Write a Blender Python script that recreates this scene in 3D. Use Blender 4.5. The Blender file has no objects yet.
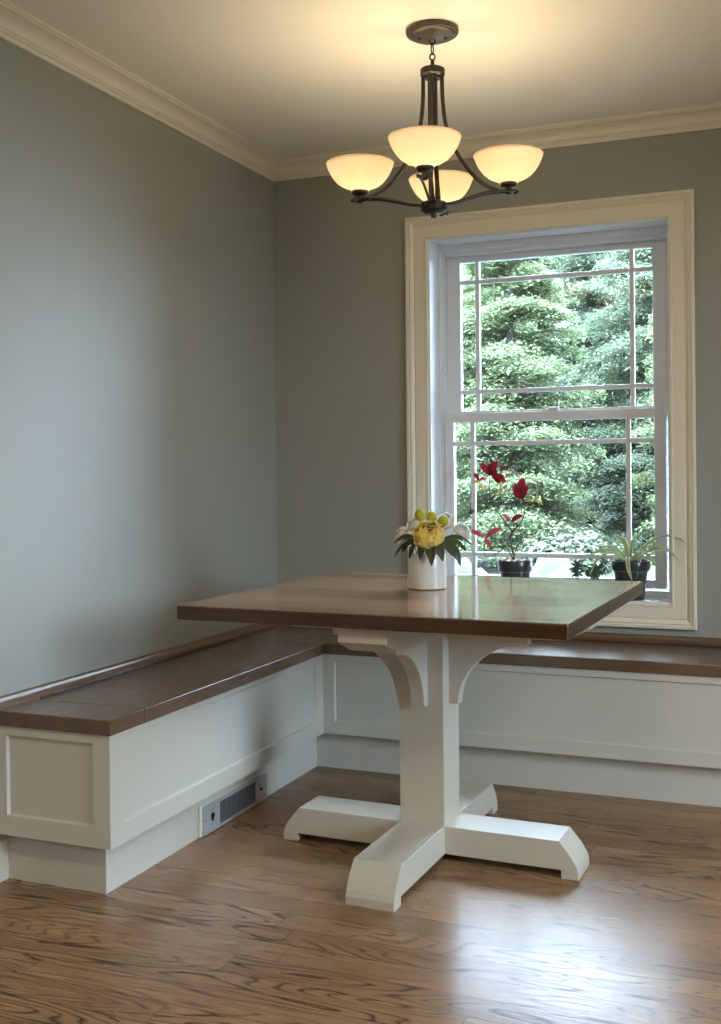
import bpy, bmesh, math, random
import numpy as np
from mathutils import Vector, Matrix, noise as mnoise

random.seed(7)
sc = bpy.context.scene
COL = sc.collection
PI = math.pi

# ------------------------------------------------------------------ helpers
def tag(o, label=None, cat=None, group=None, kind=None):
    if label: o['label'] = label
    if cat: o['category'] = cat
    if group: o['group'] = group
    if kind: o['kind'] = kind
    return o

def empty(name, loc=(0, 0, 0), rz=0.0):
    o = bpy.data.objects.new(name, None)
    o.empty_display_size = 0.05
    o.location = loc
    o.rotation_euler = (0, 0, rz)
    COL.objects.link(o)
    return o

def obj(name, bm, mat, parent=None, smooth=False, angle=None):
    bmesh.ops.recalc_face_normals(bm, faces=bm.faces[:])
    me = bpy.data.meshes.new(name)
    if smooth:
        for f in bm.faces: f.smooth = True
    if angle is not None:
        for f in bm.faces: f.smooth = True
        for e in bm.edges:
            if len(e.link_faces) != 2 or e.calc_face_angle(PI) > math.radians(angle):
                e.smooth = False
    bm.to_mesh(me); bm.free()
    if mat: me.materials.append(mat)
    o = bpy.data.objects.new(name, me)
    COL.objects.link(o)
    if parent: o.parent = parent
    return o

def copy_tree(o, parent=None):
    c = o.copy(); COL.objects.link(c)
    if parent: c.parent = parent
    for ch in list(o.children): copy_tree(ch, c)
    return c

def merge(bm, part):
    me = bpy.data.meshes.new('tmp'); part.to_mesh(me); part.free()
    bm.from_mesh(me); bpy.data.meshes.remove(me)

def box(bm, x0, x1, y0, y1, z0, z1, bev=0.0, seg=2):
    p = bmesh.new()
    bmesh.ops.create_cube(p, size=1.0)
    for v in p.verts:
        v.co = Vector((x0 + (v.co.x + .5) * (x1 - x0), y0 + (v.co.y + .5) * (y1 - y0), z0 + (v.co.z + .5) * (z1 - z0)))
    if bev > 0:
        bmesh.ops.bevel(p, geom=p.edges[:], offset=bev, segments=seg, profile=.5, affect='EDGES')
    merge(bm, p)

def prism(bm, poly, axis, a, b, bev=0.0):
    """poly: 2D points; axis 'x' -> poly=(y,z); 'y' -> (x,z); 'z' -> (x,y)."""
    p = bmesh.new()
    def mk(u, v, w):
        return {'x': (w, u, v), 'y': (u, w, v), 'z': (u, v, w)}[axis]
    A = [p.verts.new(mk(u, v, a)) for u, v in poly]
    B = [p.verts.new(mk(u, v, b)) for u, v in poly]
    n = len(poly)
    p.faces.new(A); p.faces.new(B[::-1])
    for i in range(n):
        p.faces.new((A[i], A[(i + 1) % n], B[(i + 1) % n], B[i]))
    bmesh.ops.recalc_face_normals(p, faces=p.faces[:])
    if bev > 0:
        es = [e for e in p.edges if e.calc_face_angle(0) > .5]
        bmesh.ops.bevel(p, geom=es, offset=bev, segments=2, profile=.5, affect='EDGES')
    merge(bm, p)

def lathe(bm, prof, seg=40, c=(0, 0, 0), close=False):
    rings = []
    for r, z in prof:
        if r < 1e-5:
            rings.append([bm.verts.new((c[0], c[1], c[2] + z))])
        else:
            rings.append([bm.verts.new((c[0] + r * math.cos(2 * PI * k / seg), c[1] + r * math.sin(2 * PI * k / seg), c[2] + z)) for k in range(seg)])
    pairs = list(zip(rings, rings[1:]))
    if close: pairs.append((rings[-1], rings[0]))
    for A, B in pairs:
        for k in range(seg):
            q = (k + 1) % seg
            if len(A) == 1 and len(B) == 1: continue
            if len(A) == 1: bm.faces.new((A[0], B[q], B[k]))
            elif len(B) == 1: bm.faces.new((A[k], A[q], B[0]))
            else: bm.faces.new((A[k], A[q], B[q], B[k]))

def smooth_path(pts, n=24):
    """Catmull-Rom through pts."""
    P = [Vector(p) for p in pts]
    P = [P[0] * 2 - P[1]] + P + [P[-1] * 2 - P[-2]]
    out = []
    segs = len(P) - 3
    per = max(2, n // segs)
    for i in range(segs):
        p0, p1, p2, p3 = P[i:i + 4]
        for k in range(per):
            t = k / per
            out.append(.5 * ((2 * p1) + (p2 - p0) * t + (2 * p0 - 5 * p1 + 4 * p2 - p3) * t * t + (3 * p1 - p0 - 3 * p2 + p3) * t ** 3))
    out.append(P[-2].copy())
    return out

def tube(bm, path, r0, r1=None, seg=8, flat=None):
    """round tube along path; flat=(w,h, upvec) makes a rectangular bar."""
    r1 = r0 if r1 is None else r1
    n = len(path)
    rings = []
    up = Vector((0, 0, 1))
    prev = None
    for i, p in enumerate(path):
        d = (path[min(i + 1, n - 1)] - path[max(i - 1, 0)]).normalized()
        if flat:
            side = flat[2].normalized()
            nn = d.cross(side).normalized()
            w, h = flat[0] / 2, flat[1] / 2
            c = min(w, h) * .35
            ring = [p + side * a + nn * b for a, b in ((w - c, h), (w, h - c), (w, -h + c), (w - c, -h), (-w + c, -h), (-w, -h + c), (-w, h - c), (-w + c, h))]
        else:
            a = prev if prev is not None else (up if abs(d.z) < .9 else Vector((1, 0, 0)))
            s = d.cross(a).normalized(); t = s.cross(d).normalized(); prev = t
            r = r0 + (r1 - r0) * i / max(1, n - 1)
            ring = [p + s * r * math.cos(2 * PI * k / seg) + t * r * math.sin(2 * PI * k / seg) for k in range(seg)]
        rings.append([bm.verts.new(q) for q in ring])
    m = len(rings[0])
    for A, B in zip(rings, rings[1:]):
        for k in range(m):
            bm.faces.new((A[k], A[(k + 1) % m], B[(k + 1) % m], B[k]))
    bm.faces.new(rings[0][::-1]); bm.faces.new(rings[-1])

def blade(bm, path, width, nrm, fold=.25, tipshape='leaf', nw=2, thick=.0008, wfun=None):
    """leaf blade along path, folded along its midrib, with a little thickness."""
    n = len(path)
    top, bot = [], []
    for i, p in enumerate(path):
        t = i / (n - 1)
        d = (path[min(i + 1, n - 1)] - path[max(i - 1, 0)]).normalized()
        s = d.cross(nrm).normalized(); u = s.cross(d).normalized()
        if wfun: w = wfun(t)
        elif tipshape == 'leaf': w = max(.02, math.sin(PI * min(1, t * .93 + .05)) ** .8)
        else: w = max(.04, min(1, t * 6 + .35) * (1 - t ** 3.0))
        w *= width / 2
        rt, rb = [], []
        for k in range(-nw, nw + 1):
            f = k / nw
            q = p + s * w * f + u * (abs(f) * w * fold * 2)
            rt.append(bm.verts.new(q + u * thick)); rb.append(bm.verts.new(q - u * thick))
        top.append(rt); bot.append(rb)
    m = 2 * nw + 1
    for i in range(n - 1):
        for k in range(m - 1):
            bm.faces.new((top[i][k], top[i][k + 1], top[i + 1][k + 1], top[i + 1][k]))
            bm.faces.new((bot[i][k + 1], bot[i][k], bot[i + 1][k], bot[i + 1][k + 1]))
        bm.faces.new((top[i][0], top[i + 1][0], bot[i + 1][0], bot[i][0]))
        bm.faces.new((top[i + 1][m - 1], top[i][m - 1], bot[i][m - 1], bot[i + 1][m - 1]))
    for k in range(m - 1):
        bm.faces.new((top[0][k + 1], top[0][k], bot[0][k], bot[0][k + 1]))
        bm.faces.new((top[-1][k], top[-1][k + 1], bot[-1][k + 1], bot[-1][k]))

def ring_frame(bm, axis, face, depth, u0, u1, v0, v1, a0, a1, b0, b1, slope=.004, sgn=1):
    """flat frame with outer rect u0..u1 x v0..v1 and opening a0..a1 x b0..b1, front at `face`, back at face-sgn*depth."""
    def mk(u, v, w):
        return (w, u, v) if axis == 'x' else (u, w, v)
    bk = face - sgn * depth
    O = [bm.verts.new(mk(u, v, face)) for u, v in ((u0, v0), (u1, v0), (u1, v1), (u0, v1))]
    OB = [bm.verts.new(mk(u, v, bk)) for u, v in ((u0, v0), (u1, v0), (u1, v1), (u0, v1))]
    I = [bm.verts.new(mk(u, v, face)) for u, v in ((a0, b0), (a1, b0), (a1, b1), (a0, b1))]
    s = slope
    IB = [bm.verts.new(mk(u, v, bk)) for u, v in ((a0 + s, b0 + s), (a1 - s, b0 + s), (a1 - s, b1 - s), (a0 + s, b1 - s))]
    for i in range(4):
        j = (i + 1) % 4
        bm.faces.new((O[i], O[j], I[j], I[i])); bm.faces.new((I[i], I[j], IB[j], IB[i]))
        bm.faces.new((O[j], O[i], OB[i], OB[j])); bm.faces.new((OB[j], OB[i], IB[i], IB[j]))

def sweep_rect(bm, prof, x0, x1, z0, z1, yface=0.0):
    """picture-frame moulding: prof = [(outward offset, projection to -y)] round the rectangle."""
    loops = []
    for o, d in prof:
        loops.append([bm.verts.new((x, yface - d, z)) for x, z in ((x0 - o, z0 - o), (x1 + o, z0 - o), (x1 + o, z1 + o), (x0 - o, z1 + o))])
    n = len(loops)
    for a in range(n):
        A, B = loops[a], loops[(a + 1) % n]
        for i in range(4):
            j = (i + 1) % 4
            bm.faces.new((A[i], A[j], B[j], B[i]))

# ------------------------------------------------------------------ materials
def newmat(name):
    m = bpy.data.materials.new(name); m.use_nodes = True
    nt = m.node_tree
    return m, nt, nt.nodes['Principled BSDF']

def N(nt, t, **kw):
    n = nt.nodes.new(t)
    for k, v in kw.items(): setattr(n, k, v)
    return n

def math_n(nt, op, a, b=None, c=None):
    n = nt.nodes.new('ShaderNodeMath'); n.operation = op
    for i, v in enumerate((a, b, c)):
        if v is None: continue
        if isinstance(v, (int, float)): n.inputs[i].default_value = v
        else: nt.links.new(v, n.inputs[i])
    return n.outputs[0]

def mixc(nt, fac, a, b, mode='MIX'):
    n = nt.nodes.new('ShaderNodeMix'); n.data_type = 'RGBA'; n.blend_type = mode
    for sock, v in ((n.inputs[0], fac), (n.inputs[6], a), (n.inputs[7], b)):
        if isinstance(v, (int, float)): sock.default_value = v
        elif isinstance(v, tuple): sock.default_value = (*v, 1)
        else: nt.links.new(v, sock)
    return n.outputs[2]

def bump(nt, height, strength, dist, bsdf):
    b = nt.nodes.new('ShaderNodeBump'); b.inputs['Strength'].default_value = strength; b.inputs['Distance'].default_value = dist
    nt.links.new(height, b.inputs['Height']); nt.links.new(b.outputs[0], bsdf.inputs['Normal'])

def plain(name, col, rough=.5, metal=0.0, spec=.5, var=0.0, vscale=6.0, bmp=0.0, bscale=200.0, coat=0.0):
    m, nt, b = newmat(name)
    b.inputs['Base Color'].default_value = (*col, 1)
    b.inputs['Roughness'].default_value = rough
    b.inputs['Metallic'].default_value = metal
    b.inputs['Specular IOR Level'].default_value = spec
    b.inputs['Coat Weight'].default_value = coat
    tc = N(nt, 'ShaderNodeTexCoord')
    if var > 0:
        nz = N(nt, 'ShaderNodeTexNoise'); nz.inputs['Scale'].default_value = vscale; nz.inputs['Detail'].default_value = 4
        nt.links.new(tc.outputs['Object'], nz.inputs['Vector'])
        c = mixc(nt, nz.outputs['Fac'], tuple(x * (1 - var) for x in col), tuple(min(1, x * (1 + var)) for x in col))
        nt.links.new(c, b.inputs['Base Color'])
    if bmp > 0:
        n2 = N(nt, 'ShaderNodeTexNoise'); n2.inputs['Scale'].default_value = bscale; n2.inputs['Detail'].default_value = 3
        nt.links.new(tc.outputs['Object'], n2.inputs['Vector'])
        bump(nt, n2.outputs['Fac'], bmp, .002, b)
    return m

def wood(name, along, W, L, c_dark, c_mid, c_light, rough, grain=.6, gscale=1.0, seam=.6, var=.35, coat=0.0, bmpst=.15, contour=12.0, pore=.3, seamw=.012, spec=.5, ringw=.28):
    """boards of width W and length L running along axis `along` ('x' or 'y')."""
    m, nt, b = newmat(name)
    tc = N(nt, 'ShaderNodeTexCoord'); sp = N(nt, 'ShaderNodeSeparateXYZ')
    nt.links.new(tc.outputs['Object'], sp.inputs[0])
    u, v = (sp.outputs[0], sp.outputs[1]) if along == 'x' else (sp.outputs[1], sp.outputs[0])
    z = sp.outputs[2]
    vs = math_n(nt, 'DIVIDE', v, W)
    row = math_n(nt, 'FLOOR', vs)
    fv = math_n(nt, 'FRACT', vs)
    w1 = N(nt, 'ShaderNodeTexWhiteNoise', noise_dimensions='1D'); nt.links.new(row, w1.inputs['W'])
    us = math_n(nt, 'ADD', math_n(nt, 'DIVIDE', u, L), math_n(nt, 'MULTIPLY', w1.outputs['Value'], 7.3))
    idx = math_n(nt, 'FLOOR', us); fu = math_n(nt, 'FRACT', us)
    cb = N(nt, 'ShaderNodeCombineXYZ'); nt.links.new(row, cb.inputs[0]); nt.links.new(idx, cb.inputs[1])
    w2 = N(nt, 'ShaderNodeTexWhiteNoise', noise_dimensions='2D'); nt.links.new(cb.outputs[0], w2.inputs['Vector'])
    rnd = w2.outputs['Value']
    sc2 = N(nt, 'ShaderNodeSeparateColor'); nt.links.new(w2.outputs['Color'], sc2.inputs[0])
    r2, r3 = sc2.outputs[1], sc2.outputs[2]
    # grain space
    g = N(nt, 'ShaderNodeCombineXYZ')
    nt.links.new(math_n(nt, 'ADD', math_n(nt, 'MULTIPLY', u, 1.5 * gscale), math_n(nt, 'MULTIPLY', rnd, 53.0)), g.inputs[0])
    nt.links.new(math_n(nt, 'ADD', math_n(nt, 'MULTIPLY', v, 11.0 * gscale), math_n(nt, 'MULTIPLY', r2, 31.0)), g.inputs[1])
    nt.links.new(math_n(nt, 'MULTIPLY', z, 11.0 * gscale), g.inputs[2])
    n1 = N(nt, 'ShaderNodeTexNoise'); n1.inputs['Scale'].default_value = 1.0; n1.inputs['Detail'].default_value = 1.5; n1.inputs['Roughness'].default_value = .45
    nt.links.new(g.outputs[0], n1.inputs['Vector'])
    cont = math_n(nt, 'FRACT', math_n(nt, 'MULTIPLY', n1.outputs['Fac'], contour))
    ring = N(nt, 'ShaderNodeValToRGB'); e = ring.color_ramp.elements
    e[0].position = 0.0; e[0].color = (1, 1, 1, 1)
    e[1].position = 1.0; e[1].color = (.75, .75, .75, 1)
    a = ring.color_ramp.elements.new(ringw); a.color = (.1, .1, .1, 1)
    a = ring.color_ramp.elements.new(.72); a.color = (.0, .0, .0, 1)
    nt.links.new(cont, ring.inputs[0])
    # fine pores
    g2 = N(nt, 'ShaderNodeCombineXYZ')
    nt.links.new(math_n(nt, 'ADD', math_n(nt, 'MULTIPLY', u, 9.0), math_n(nt, 'MULTIPLY', rnd, 91.0)), g2.inputs[0])
    nt.links.new(math_n(nt, 'MULTIPLY', v, 260.0), g2.inputs[1]); nt.links.new(math_n(nt, 'MULTIPLY', z, 260.0), g2.inputs[2])
    n2 = N(nt, 'ShaderNodeTexNoise'); n2.inputs['Scale'].default_value = 1.0; n2.inputs['Detail'].default_value = 2
    nt.links.new(g2.outputs[0], n2.inputs['Vector'])
    pr = N(nt, 'ShaderNodeMapRange'); pr.inputs[1].default_value = .42; pr.inputs[2].default_value = .72
    nt.links.new(n2.outputs['Fac'], pr.inputs[0])
    # broad mottling
    n3 = N(nt, 'ShaderNodeTexNoise'); n3.inputs['Scale'].default_value = 4.0; n3.inputs['Detail'].default_value = 3
    nt.links.new(tc.outputs['Object'], n3.inputs['Vector'])
    tone = math_n(nt, 'ADD', math_n(nt, 'MULTIPLY', math_n(nt, 'SUBTRACT', rnd, .5), var * 2), math_n(nt, 'MULTIPLY', math_n(nt, 'SUBTRACT', n3.outputs['Fac'], .5), .9))
    tone = math_n(nt, 'ADD', tone, .5)
    tcl = N(nt, 'ShaderNodeClamp'); nt.links.new(tone, tcl.inputs[0])
    base = mixc(nt, tcl.outputs[0], c_mid, c_light)
    gr = math_n(nt, 'MULTIPLY', ring.outputs[0], math_n(nt, 'ADD', math_n(nt, 'MULTIPLY', r3, grain * .7), grain * .4))
    tot = math_n(nt, 'ADD', gr, math_n(nt, 'MULTIPLY', pr.outputs[0], pore))
    tc2 = N(nt, 'ShaderNodeClamp'); nt.links.new(tot, tc2.inputs[0])
    base = mixc(nt, tc2.outputs[0], base, c_dark)
    # seams
    s1 = math_n(nt, 'LESS_THAN', fv, seamw)
    s2 = math_n(nt, 'LESS_THAN', fu, .0014 / L)
    sm = math_n(nt, 'MULTIPLY', math_n(nt, 'MAXIMUM', s1, s2), seam)
    base = mixc(nt, sm, base, tuple(x * .35 for x in c_dark))
    nt.links.new(base, b.inputs['Base Color'])
    rr = math_n(nt, 'ADD', rough, math_n(nt, 'MULTIPLY', tc2.outputs[0], .1))
    nt.links.new(rr, b.inputs['Roughness'])
    b.inputs['Specular IOR Level'].default_value = spec
    h = math_n(nt, 'SUBTRACT', 1.0, math_n(nt, 'ADD', math_n(nt, 'MULTIPLY', tc2.outputs[0], .5), sm))
    bump(nt, h, bmpst, .0015, b)
    return m

M = {}
M['wall'] = plain('sage_grey_wall_paint', (.330, .338, .300), .55, var=.02, bmp=.06, bscale=350)
M['ceiling'] = plain('ceiling_paint', (.87, .835, .73), .8, bmp=.05, bscale=300)
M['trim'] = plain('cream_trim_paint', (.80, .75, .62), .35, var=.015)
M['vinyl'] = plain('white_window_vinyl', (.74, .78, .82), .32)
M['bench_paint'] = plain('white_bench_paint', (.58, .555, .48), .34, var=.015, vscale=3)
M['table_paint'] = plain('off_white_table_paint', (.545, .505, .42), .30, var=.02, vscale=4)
M['floor'] = wood('oak_floor', 'x', .083, 1.15, (.058, .032, .016), (.270, .155, .080), (.410, .250, .132), .25, grain=1.0, gscale=.95, seam=.9, var=.34, contour=18, pore=.44, bmpst=.10, spec=.15, ringw=.20, seamw=.022)
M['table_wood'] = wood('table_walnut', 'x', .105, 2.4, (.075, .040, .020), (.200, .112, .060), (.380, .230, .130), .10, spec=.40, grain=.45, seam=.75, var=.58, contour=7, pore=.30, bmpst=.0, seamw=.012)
M['edge_wood_shaded'] = wood('table_edge_shaded', 'x', .4, 2.4, (.018, .009, .004), (.052, .026, .012), (.100, .054, .026), .22, grain=.5, seam=0, var=.3, contour=7, pore=.4, bmpst=.03)  # tabletop wood darkened for the sides, their weaker light put into the colour
M['bench_wood_y'] = wood('bench_wood_along', 'y', .13, 3.2, (.046, .025, .015), (.115, .066, .040), (.185, .110, .068), .24, grain=.25, seam=.2, var=.30, contour=5, pore=.3, bmpst=.05)
M['bench_wood_x'] = wood('bench_wood_across', 'x', .13, 3.2, (.046, .025, .015), (.115, .066, .040), (.185, .110, .068), .24, grain=.25, seam=.2, var=.30, contour=5, pore=.3, bmpst=.05)
M['rail_wood'] = wood('rail_wood', 'y', .3, 5, (.05, .028, .015), (.13, .075, .042), (.19, .115, .065), .28, grain=.3, seam=0, contour=6, pore=.3)
M['rail_wood_x'] = wood('rail_wood_across', 'x', .3, 5, (.05, .028, .015), (.13, .075, .042), (.19, .115, .065), .28, grain=.3, seam=0, contour=6, pore=.3)
M['bronze'] = plain('dark_bronze', (.050, .042, .034), .38, metal=.7, var=.15, vscale=30)
M['canopy_bronze'] = plain('canopy_bronze', (.085, .072, .056), .42, metal=.6, var=.1, vscale=30)
M['steel'] = plain('brushed_steel', (.50, .52, .55), .30, metal=.35)
M['steel_dark'] = plain('grille_steel', (.20, .215, .23), .35, metal=.3)
M['black'] = plain('black_plastic', (.012, .012, .014), .4)
M['dark_gap'] = plain('dark_cavity', (.03, .03, .03), .7)
M['hinge'] = plain('aged_hinge', (.016, .013, .011), .6, metal=.1)
M['ceramic'] = plain('white_ceramic', (.74, .72, .68), .28, coat=.3)
M['pot_dark'] = plain('dark_grey_pot', (.030, .032, .036), .28, coat=.3)
M['pot_band'] = plain('grey_pot_band', (.16, .19, .19), .3, coat=.3)
M['soil'] = plain('potting_soil', (.07, .055, .045), .9, var=.8, vscale=90, bmp=.9, bscale=120)
M['perlite'] = plain('pale_gravel', (.42, .37, .32), .8, var=.4, vscale=50)
M['stem_brown'] = plain('woody_stem', (.075, .045, .030), .7, var=.3, vscale=60)
M['stem_green'] = plain('green_stem', (.09, .16, .05), .5)
def leafmat(name, c0, c1, trans=.3, scale=40, rough=.45, island=False):
    m, nt, b = newmat(name)
    tc = N(nt, 'ShaderNodeTexCoord'); nz = N(nt, 'ShaderNodeTexNoise'); nz.inputs['Scale'].default_value = scale
    nt.links.new(tc.outputs['Object'], nz.inputs['Vector'])
    fac = nz.outputs['Fac']
    if island:
        gm = N(nt, 'ShaderNodeNewGeometry'); fac = math_n(nt, 'MULTIPLY', math_n(nt, 'ADD', gm.outputs['Random Per Island'], fac), .55)
    c = mixc(nt, fac, c0, c1)
    nt.links.new(c, b.inputs['Base Color']); b.inputs['Roughness'].default_value = rough
    tr = N(nt, 'ShaderNodeBsdfTranslucent'); nt.links.new(c, tr.inputs[0])
    mx = N(nt, 'ShaderNodeMixShader'); mx.inputs[0].default_value = trans
    nt.links.new(b.outputs[0], mx.inputs[1]); nt.links.new(tr.outputs[0], mx.inputs[2])
    nt.links.new(mx.outputs[0], nt.nodes['Material Output'].inputs[0])
    return m
M['leaf_dark'] = leafmat('dark_green_leaf', (.022, .040, .012), (.075, .105, .035), .12, 60)
M['leaf_red'] = leafmat('red_bract', (.30, .012, .030), (.52, .035, .075), .35, 60)
M['leaf_pink'] = leafmat('pink_bract', (.50, .05, .12), (.66, .16, .22), .35, 60)
M['leaf_yellow'] = leafmat('yellow_green_leaf', (.58, .60, .22), (.78, .62, .32), .35, 60)
M['leaf_spider'] = leafmat('cream_leaf', (.56, .64, .36), (.84, .87, .66), .35, 12)
M['leaf_spider_green'] = leafmat('mid_green_leaf', (.24, .38, .12), (.44, .58, .26), .35, 30)
M['leaf_succulent'] = leafmat('succulent_leaf', (.035, .085, .045), (.10, .19, .10), .15, 60)
M['petal_yellow'] = leafmat('yellow_petal', (.94, .74, .15), (.97, .87, .36), .40, 40)
M['petal_white'] = leafmat('white_petal', (.93, .93, .90), (.96, .96, .94), .40, 30)
M['ball_yellow'] = plain('yellow_green_ball', (.42, .42, .03), .8, var=.45, vscale=160, bmp=1.0, bscale=260)
M['purple'] = leafmat('grey_purple_petal', (.10, .09, .12), (.24, .22, .28), .2, 40)
M['tree_a'] = leafmat('tree_leaf_bright', (.070, .096, .050), (.126, .160, .074),   .45, 1.2, .7, True)
M['tree_b'] = leafmat('tree_leaf_blue', (.060, .085, .056), (.104, .135, .078),   .45, 1.2, .7, True)
M['bush'] = leafmat('bush_leaf', (.024, .035, .015), (.044, .054, .025), .30, 2.0, .6, True)
M['bark'] = plain('bark', (.020, .021, .020), .9, var=.4, vscale=12, bmp=.6, bscale=30)
M['ground'] = plain('lawn_ground', (.011, .015, .007), .95, var=.5, vscale=1.6, bmp=.5, bscale=40)
M['rock'] = plain('pale_boulder', (.0125, .013, .0135), .85, var=.55, vscale=9, bmp=.9, bscale=18)

def glassmat():
    m = bpy.data.materials.new('window_glass'); m.use_nodes = True; nt = m.node_tree
    nt.nodes.remove(nt.nodes['Principled BSDF'])
    t = N(nt, 'ShaderNodeBsdfTransparent'); t.inputs[0].default_value = (.97, .985, .98, 1)
    g = N(nt, 'ShaderNodeBsdfGlossy'); g.inputs['Roughness'].default_value = .01
    f = N(nt, 'ShaderNodeFresnel'); f.inputs[0].default_value = 1.5
    mx = N(nt, 'ShaderNodeMixShader')
    nt.links.new(f.outputs[0], mx.inputs[0]); nt.links.new(t.outputs[0], mx.inputs[1]); nt.links.new(g.outputs[0], mx.inputs[2])
    nt.links.new(mx.outputs[0], nt.nodes['Material Output'].inputs[0])
    return m
M['glass'] = glassmat()

def shademat():
    m = bpy.data.materials.new('opal_glass_shade'); m.use_nodes = True; nt = m.node_tree
    nt.nodes.remove(nt.nodes['Principled BSDF'])
    tr = N(nt, 'ShaderNodeBsdfTranslucent'); tr.inputs[0].default_value = (.78, .68, .55, 1)
    df = N(nt, 'ShaderNodeBsdfDiffuse'); df.inputs[0].default_value = (.74, .68, .54, 1)
    gl = N(nt, 'ShaderNodeBsdfGlossy'); gl.inputs['Roughness'].default_value = .25; gl.inputs[0].default_value = (1, 1, 1, 1)
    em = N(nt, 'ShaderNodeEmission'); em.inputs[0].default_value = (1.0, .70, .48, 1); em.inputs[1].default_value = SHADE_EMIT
    m1 = N(nt, 'ShaderNodeMixShader'); m1.inputs[0].default_value = .45
    nt.links.new(tr.outputs[0], m1.inputs[1]); nt.links.new(df.outputs[0], m1.inputs[2])
    m2 = N(nt, 'ShaderNodeMixShader'); m2.inputs[0].default_value = .05
    nt.links.new(m1.outputs[0], m2.inputs[1]); nt.links.new(gl.outputs[0], m2.inputs[2])
    ad = N(nt, 'ShaderNodeAddShader')
    nt.links.new(m2.outputs[0], ad.inputs[0]); nt.links.new(em.outputs[0], ad.inputs[1])
    nt.links.new(ad.outputs[0], nt.nodes['Material Output'].inputs[0])
    return m

# ------------------------------------------------------------------ light levels
EXPOSURE = 0.50
SKY = 56.0
SUN = 8.0
BULB = 1.85
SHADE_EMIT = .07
DOWN = 9.5
M['shade'] = shademat()
M['bulb'] = bpy.data.materials.new('frosted_bulb'); M['bulb'].use_nodes = True
_nt = M['bulb'].node_tree; _nt.nodes.remove(_nt.nodes['Principled BSDF'])
_t = N(_nt, 'ShaderNodeBsdfTransparent'); _e = N(_nt, 'ShaderNodeEmission'); _e.inputs[0].default_value = (1, .82, .56, 1); _e.inputs[1].default_value = 2.0
_m = N(_nt, 'ShaderNodeMixShader'); _m.inputs[0].default_value = .1
_nt.links.new(_t.outputs[0], _m.inputs[1]); _nt.links.new(_e.outputs[0], _m.inputs[2]); _nt.links.new(_m.outputs[0], _nt.nodes['Material Output'].inputs[0])

# ------------------------------------------------------------------ room shell
XR, YF, ZC = 4.8, -7.0, 2.305
WT = .20
def struct(name, bm, mat, **k):
    o = obj(name, bm, mat, **k); o['kind'] = 'structure'; return o
b = bmesh.new(); box(b, 0, XR, YF, 0, -.06, 0); struct('floor', b, M['floor'])
b = bmesh.new(); box(b, -WT, XR + WT, YF - WT, WT, ZC, ZC + .15); struct('ceiling', b, M['ceiling'])
b = bmesh.new(); box(b, -WT, 0, YF - WT, WT, -.06, ZC); struct('wall_left', b, M['wall'])
DY0, DY1, DZ1 = -2.90, -1.70, 2.14
b = bmesh.new(); box(b, XR, XR + WT, YF - WT, DY0, -.06, ZC); box(b, XR, XR + WT, DY1, WT, -.06, ZC); box(b, XR, XR + WT, DY0, DY1, DZ1, ZC); box(b, XR, XR + WT, DY0, DY1, -.06, 0)
struct('wall_right', b, M['wall'])
dr = empty('added_door_1', (XR, 0, 0)); dr['kind'] = 'structure'  # glazed opening added out of view to bring daylight onto the left wall
b = bmesh.new()
for y0, y1 in ((DY0, DY0 + .09), (DY1 - .09, DY1)): box(b, .06, .11, y0, y1, 0, DZ1, .003)
for z0, z1 in ((0, .20), (DZ1 - .09, DZ1)): box(b, .062, .108, DY0, DY1, z0, z1, .003)
obj('frame', b, M['vinyl'], dr)
b = bmesh.new(); box(b, .083, .087, DY0 + .087, DY1 - .087, .197, DZ1 - .087); obj('pane', b, M['glass'], dr)
b = bmesh.new(); box(b, 0, XR, YF - WT, YF, -.06, ZC); struct('wall_front', b, M['wall'])
# back wall with the window hole
HX0, HX1, HZ0, HZ1 = .640, 1.555, .585, 1.965
b = bmesh.new()
box(b, 0, HX0, 0, WT, -.06, ZC); box(b, HX1, XR, 0, WT, -.06, ZC)
box(b, HX0, HX1, 0, WT, -.06, HZ0); box(b, HX0, HX1, 0, WT, HZ1, ZC)
bmesh.ops.remove_doubles(b, verts=b.verts[:], dist=1e-5)
struct('wall_back', b, M['wall'])

# crown moulding, mitred in the corner
ZB = 2.2405
CP = [(0, ZB), (.009, ZB), (.0105, ZB + .003), (.0105, ZB + .0105), (.0145, ZB + .012), (.017, ZB + .0155), (.0165, ZB + .019), (.021, ZB + .0205)]
for k in range(9):
    t = k / 8 * PI / 2
    CP.append((.0215 + .040 * (1 - math.cos(t)), ZB + .021 + .030 * math.sin(t)))
CP += [(.0645, ZB + .0525), (.0645, ZB + .0555), (.071, ZB + .057), (.073, ZB + .0585), (.073, ZC - .0002), (0, ZC - .0002)]
def crown(name, horiz):
    bm = bmesh.new()
    if horiz: A = [(d, -d, z) for d, z in CP]; B = [(XR - d, -d, z) for d, z in CP]
    else: A = [(d, -d, z) for d, z in CP]; B = [(d, YF + d, z) for d, z in CP]
    A = [bm.verts.new(p) for p in A]; B = [bm.verts.new(p) for p in B]
    n = len(A)
    for i in range(n):
        bm.faces.new((A[i], A[(i + 1) % n], B[(i + 1) % n], B[i]))
    bm.faces.new(A); bm.faces.new(B[::-1])
    struct(name, bm, M['trim'], angle=40)
crown('trim_1', False); crown('trim_2', True)
b = bmesh.new(); prism(b, [(0, 0), (.015, 0), (.015, .105), (.011, .112), (.009, .128), (.004, .134), (0, .134)], 'y', YF, -1.6357)
struct('baseboard_left', b, M['bench_paint'])

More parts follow.
